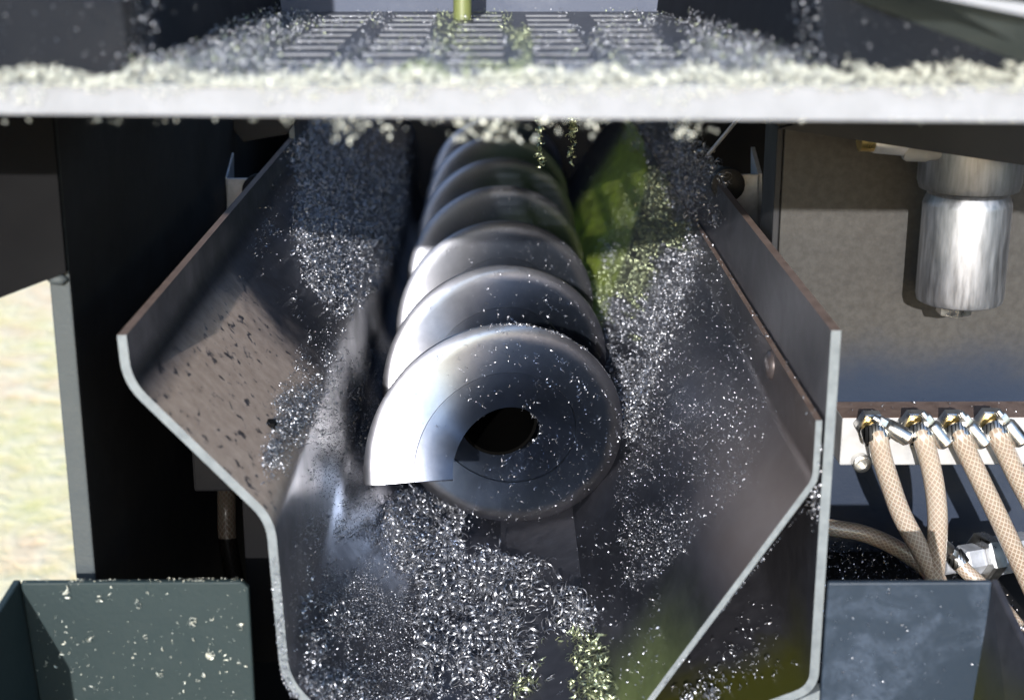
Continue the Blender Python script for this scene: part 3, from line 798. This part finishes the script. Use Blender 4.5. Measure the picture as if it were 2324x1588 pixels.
# --- main heap of curls on the floor in front of the screw
parts = []
FP = [(850, 1180), (900, 1120), (985, 1110), (1060, 1180), (1030, 1250), (1120, 1275), (1180, 1290), (1300, 1330), (1360, 1380), (1350, 1430), (1300, 1470), (1340, 1600), (900, 1600), (930, 1500), (925, 1400), (950, 1340), (880, 1260)]
def dmain(x, y):
    d = np.clip((fbm(x, y, 60, 25) - .37) / .12, 0.14, 1)
    fade = np.clip((1640 - y) / 220, .25, 1); return d * fade
P, N, x, y = scatter(FP, 4300, dmain); parts.append(curls(heap(P, N, .15), sz(len(P), .013, .048, 2.0), 10, turns=(.4, 1.5), width=(.18, .42)))
P, N, x, y = scatter(FP, 300, dmain); parts.append(curls(heap(P, N, .05) + N * .12, sz(len(P), .030, .058, 1.4), 14, turns=(.4, 1.3), width=(.12, .24)))
P, N, x, y = scatter(FP, 13000, dmain); parts.append(curls(heap(P, N, .10), sz(len(P), .004, .018, 2), 5))
P, N, x, y = scatter([(860, 1180), (1500, 1180), (1500, 1600), (860, 1600)], 1400); parts.append(curls(heap(P, N, .01), sz(len(P), .005, .02, 3), 5, turns=(.2, .8)))
stuff('metal_curls', parts, M['chip'], 'loose heap of silvery curled chips on the trough floor in front of the screw', 'metal chips')

# --- right side
parts = []
R1 = [(1370, 560), (1440, 440), (1500, 370), (1560, 420), (1600, 560), (1560, 700), (1500, 850), (1450, 1000), (1400, 1000), (1400, 860), (1365, 720)]
P, N, x, y = scatter(R1, 14000, den(80, 31, .2, .48)); green = fbm(x, y, 90, 34) + np.clip((640 - y) / 700, -.3, .2) - np.clip((x - 1480) / 400, 0, .3) > .56
parts.append(curls(heap(P[~green], N[~green], .09), sz((~green).sum(), .005, .022, 2.6), 5))
gparts = [curls(heap(P[green], N[green], .09), sz(green.sum(), .005, .022, 2.6), 5)]
R2 = [(1480, 640), (1620, 560), (1700, 760), (1760, 950), (1700, 1100), (1500, 1300), (1420, 1350), (1400, 1100), (1450, 900)]
P, N, x, y = scatter(R2, 8500, lambda x, y: np.clip(1.1 - (x - 1420 - (y - 700) * .12) / 330, .04, 1) * np.clip((fbm(x, y, 80, 35) - .2) * 2.5, 0, 1)); parts.append(curls(heap(P, N, .012), sz(len(P), .0025, .013, 3.5), 5, turns=(.15, .8)))
R3 = [(1440, 255), (1570, 262), (1660, 420), (1640, 520), (1560, 480), (1480, 350), (1410, 320)]
P, N, x, y = scatter(R3, 4500, den(60, 37, .2, .5)); parts.append(curls(heap(P, N, .08), sz(len(P), .006, .022), 5))
stuff('metal_chips', parts, M['chip'], 'silvery chips strewn over the right slope of the trough', 'metal chips')
P, N, x, y = scatter([(1285, 260), (1330, 330), (1310, 400), (1285, 380)], 120); gparts.append(curls(heap(P, N, .03), sz(len(P), .01, .03), 5))
P, N, x, y = scatter([(1310, 540), (1400, 500), (1480, 360), (1460, 300), (1330, 300)], 450); gparts.append(curls(heap(P, N, .02), sz(len(P), .004, .018, 2.5), 5))
P, N, x, y = scatter([(1340, 620), (1375, 640), (1385, 740), (1360, 730)], 240); gparts.append(curls(heap(P, N, .05), sz(len(P), .008, .024), 5))
P, N, x, y = scatter([(1270, 1420), (1370, 1440), (1400, 1600), (1150, 1600), (1200, 1520)], 1100); gparts.append(curls(heap(P, N, .10), sz(len(P), .008, .048, 1.8), 8, turns=(.4, 1.4), width=(.18, .4)))
stuff('oily_chips', gparts, M['chip_green'], 'yellow-green oily chips caught on the right slope beside the screw', 'metal chips')

# along the rim of the casing and slit
parts = []
n = 700; Y_ = rng.uniform(1.3, 6, n); P = np.stack([rng.normal(1.865, .05, n), Y_, 1.80 + np.abs(rng.normal(0, .05, n))], -1)
parts.append(curls(P, sz(n, .008, .040), 7, turns=(.5, 1.3), width=(.15, .4)))
n = 500; Y_ = rng.uniform(YF, 6, n); P = np.stack([rng.normal(1.80, .008, n), Y_, rng.uniform(1.15, 1.3, n)], -1); parts.append(curls(P, sz(n, .005, .016), 5))
n = 160; Y_ = rng.uniform(YF - .02, YF + .2, n); P = np.stack([rng.uniform(1.80, 1.84, n), Y_, rng.uniform(.6, 1.25, n)], -1); parts.append(curls(P, sz(n, .006, .022), 6))
stuff('metal_chips', parts, M['chip'], 'chips caught along the top edge and slit of the right casing', 'metal chips')

# inside the casing
def to_case(px, py):
    r = ray(px, py); a = np.array((1.835, -.38)); b = np.array((-.25, -1.23)); d = b - a; n = np.array([-d[1], d[0]]); n /= np.linalg.norm(n)
    if n[1] < 0: n = -n
    t = ((a[0] - _C[0]) * n[0] + (a[1] - _C[2]) * n[1]) / (r[:, 0] * n[0] + r[:, 2] * n[1]); P = _C + r * t[:, None]
    return P, np.tile((n[0], 0, n[1]), (len(px), 1)), (P[:, 1] > YF) & (P[:, 0] < 1.9) & (P[:, 0] > -.2)
parts = []
P, N, x, y = scatter([(1560, 1500), (1700, 1380), (1860, 1200), (1870, 1480), (1600, 1600), (1500, 1600)], 380, den(70, 41, .35, .7), to_case); parts.append(curls(heap(P, N, .02), sz(len(P), .005, .016), 5))
P, N, x, y = scatter([(1540, 1560), (1640, 1550), (1660, 1600), (1540, 1600)], 60, None, to_case); parts.append(curls(heap(P, N, .03), sz(len(P), .012, .035), 7))
stuff('metal_chips', parts, M['chip'], 'scattered chips lying inside the outer casing below the right slope', 'metal chips')

# --- on the screw
parts = []
n = 9500; ph = PE + rng.random(n) ** .9 * 2 * math.pi * 4.2; r = np.sqrt(rng.uniform(RI ** 2, 1, n))
deg = np.degrees(ph)
loc = (np.degrees(ph) + 360) % 360
keep = rng.random(n) < np.where((loc > 200) & (loc < 330), .12, 1.0) * np.clip((fbm(deg * 3, r * 300, 60, 51) - .25) * 3, 0.3, 1)
ph, r = ph[keep], r[keep]; n = len(ph)
P = np.stack([r * np.sin(ph), PIT * ph / (2 * math.pi) - .022, r * np.cos(ph)], -1)
parts.append(curls(P, sz(n, .004, .026, 3.4), 6, turns=(.1, .6), width=(.16, .34)))
n = 130; ph = rng.normal(.35, .25, n); P = np.stack([1.0 * np.sin(ph), PIT * ph / (2 * math.pi) + .03, 1.005 * np.cos(ph)], -1); parts.append(curls(P, sz(n, .006, .02), 5))
n = 70; ph = rng.uniform(.9, 4.2, n); P = np.stack([RI * np.sin(ph), PIT * ph / (2 * math.pi) + .03, RI * np.cos(ph)], -1); parts.append(curls(P, sz(n, .005, .024), 6))
stuff('metal_chips', parts, M['chip'], 'small chips sticking to the flights of the screw conveyor', 'metal chips')

# --- hopper floor
def to_deck(px, py):
    P = at(px, py, Z=ZT); N = np.tile((0., 0, 1), (len(px), 1))
    inh = np.zeros(len(px), bool)
    for c in cols:
        for q_ in rows: inh |= (abs(P[:, 0] - c) < hw) & (abs(P[:, 1] - q_) < rh)
    return P, N, ~inh & (P[:, 1] > -4.8) & (P[:, 1] < bl[1])
parts = []; gp = []
HP = [(330, 178), (420, 150), (520, 90), (640, 35), (1490, 30), (1640, 60), (1740, 130), (1840, 170), (1900, 186), (250, 186)]
def dh_(x, y):
    edge = np.clip(np.maximum((740 - (y - 20) * .9 - x) / 90, np.maximum((x - 1500 - (y - 30) * .8) / 60, (y - 150) / 30)), 0, 1)
    return np.clip(edge + np.clip((fbm(x, y * 2.5, 70, 61) - .42) * 3, 0, 1), 0, 1)
P, N, x, y = scatter(HP, 24000, dh_, to_deck, jit=1.5); gm = ((abs(x - 1060) < 150) & (fbm(x, y, 60, 63) > .42)) | (rng.random(len(x)) < .12)
hh = np.where((x < 640) | (x > 1560), .10, .035)
Q_ = P + N * (rng.random(len(P)) ** 1.5 * hh + .006)[:, None]
parts.append(curls(Q_[~gm], sz((~gm).sum(), .0035, .011), 5)); gp.append(curls(Q_[gm], sz(gm.sum(), .0035, .011), 5))
# trickles down the corners
for (c_, b_) in ((cl, bl), (cr, br)):
    n = 320; z_ = ZT + rng.random(n) ** 1.4 * 1.0; P = np.stack([c_[0] + rng.normal(0, .035, n) - np.sign(c_[0]) * .03, c_[1] + rng.normal(-.02, .02, n), z_], -1); parts.append(curls(P, sz(n, .004, .013), 4))
n = 500; P = np.stack([rng.uniform(-3, -1.2, n), np.full(n, cl[1] - .012), ZT + rng.random(n) * .9], -1); parts.append(curls(P, sz(n, .003, .008, 3), 4))
n = 350; P = np.stack([rng.uniform(1.4, 2.4, n), np.full(n, cr[1] - .012), ZT + rng.random(n) * .6], -1); parts.append(curls(P, sz(n, .003, .009, 3), 4))
stuff('metal_chips', parts, M['chip'], 'chips covering the slotted hopper floor and its corners', 'metal chips')
stuff('oily_chips', gp, M['chip_green'], 'yellowish oily chips across the middle of the slotted hopper floor', 'metal chips')
# front edge of the shelf, close and out of focus
n = 10000; xx = rng.uniform(-2.6, 2.7, n); yy = -4.9 + rng.random(n) ** 1.3 * .30 - .02; hN = fbm(xx * 100 + 400, yy * 0, 16, 71)
P = np.stack([xx, yy, ZT + .005 + rng.random(n) * (.015 + .22 * np.clip(hN - .35, 0, 1) ** 1.3)], -1); parts = [curls(P, sz(n, .004, .013), 5)]
xx = np.concatenate([rng.normal(c, .035, k) for c, k in ((-.62, 12), (-.56, 8), (-.44, 9), (-.18, 5), (-.10, 16), (-.02, 18), (.04, 12), (.22, 8), (.38, 8), (.80, 12), (.74, 8))]); n = len(xx)
P = np.stack([xx, np.full(n, -4.92), 3.23 - rng.random(n) ** 1.6 * .085], -1); parts.append(curls(P, sz(n, .008, .021), 6))
n = 4200; xx = rng.uniform(-2.6, 2.7, n); hN = fbm(xx * 100 + 900, xx * 0, 14, 77)
P = np.stack([xx, np.full(n, -4.91) - rng.random(n) * .02, ZT + .01 - rng.random(n) ** 1.6 * (.01 + .16 * np.clip(hN - .3, 0, 1))], -1); parts.append(curls(P, sz(n, .003, .010), 5))
n = 70; P = np.stack([rng.uniform(-2, 2.2, n), np.full(n, -4.915), 3.235 - np.abs(rng.normal(0, .010, n))], -1); parts.append(curls(P, sz(n, .006, .013), 6))
stuff('yellow_chips', parts, M['chip_pale'], 'pale yellow chips along the bright front edge of the hopper', 'metal chips')

# hanging strings of chips by the screw
parts = []
for (px, y0, y1, k) in ((1225, 262, 385, 90), (1300, 262, 300, 60), (1298, 300, 375, 45)):
    yy = y0 + (y1 - y0) * rng.random(k) ** 1.5; pos = at(px + rng.normal(0, 5, k), yy, Y=np.full(k, 1.2)); parts.append(curls(pos, sz(k, .010, .028, 1.5), 6))
stuff('chip_strings', parts, M['chip_green'], 'strings of oily chips dangling through the grate above the screw', 'metal chips')

# trays
def on_y(Y):
    def f(px, py):
        P = at(px, py, Y=Y); return P, np.tile((0., -1, 0), (len(px), 1)), np.ones(len(px), bool)
    return f
parts = []
P, N, x, y = scatter([(80, 1330), (550, 1330), (560, 1590), (60, 1590)], 260, lambda x, y: np.clip((fbm(x, y, 60, 81) - .35) * 3 + (x > 500) * .5, .05, 1), on_y(YT)); parts.append(curls(heap(P, N, .004), sz(len(P), .003, .016, 4), 5, turns=(.2, 1)))
for px, py, k in ((475, 1487, 22), (438, 1410, 7), (225, 1360, 6), (310, 1365, 4), (205, 1450, 4), (150, 1345, 8), (545, 1420, 9), (365, 1530, 5)):
    P = at(px + rng.normal(0, 4, k), py + rng.normal(0, 5, k), Y=np.full(k, YT - .02)); parts.append(curls(P, sz(k, .008, .02), 6))
n = 90; P = np.stack([rng.uniform(t0[0], t1[0], n), rng.uniform(YT, YT + .05, n), np.full(n, zt + .004)], -1); parts.append(curls(P, sz(n, .004, .012, 3), 5))
stuff('metal_chips', parts, M['chip_pale'], 'pale chips sprinkled on the green-grey lower left tray', 'metal chips')
parts = []
P, N, x, y = scatter([(1890, 1330), (2240, 1330), (2240, 1590), (1885, 1590)], 130, den(60, 83, .3, .6), on_y(YR2)); parts.append(curls(heap(P, N, .004), sz(len(P), .003, .014, 3), 5, turns=(.2, 1)))
P, N, x, y = scatter([(1905, 914), (2324, 914), (2324, 944), (1905, 944)], 36, None, lambda a, b: (at(a, b, Z=m0[2] + .004), np.tile((0., 0, 1), (len(a), 1)), np.ones(len(a), bool)), jit=1); parts.append(curls(heap(P, N, .01), sz(len(P), .004, .014), 5))
stuff('metal_chips', parts, M['chip'], 'few small chips on the lower right tray and manifold', 'metal chips')
parts = []
n = 5000; P = np.stack([rng.uniform(1.99, 3.9, n), rng.uniform(-1.6, .9, n), -1.09 + rng.random(n) * .1], -1); parts.append(curls(P, sz(n, .008, .028), 5, turns=(.3, 1)))
stuff('wet_chips', parts, M['chip_dark'], 'dark wet chips piled under the beige hoses', 'metal chips')
# grit along the front edge of the left wing
parts = []
n = 420; t = rng.random(n); zz = -.45 + 1.0 * (t ** 1.5) * .9; P = np.stack([np.interp(zz, [-.45, -.32, .66], [-1.18, -1.235, -1.275]) - rng.random(n) * .05, np.full(n, YF - .006), zz], -1); parts.append(curls(P, sz(n, .004, .012), 4))
n = 260; t = rng.random(n); P = np.stack([.44 + 1.4 * t, np.full(n, YF - .006), -1.12 + 2.03 * t - .03], -1); parts.append(curls(P, sz(n, .003, .010), 4))
stuff('metal_grit', parts, M['chip'], 'fine grit clinging to the cut front edges of the trough', 'metal grit')
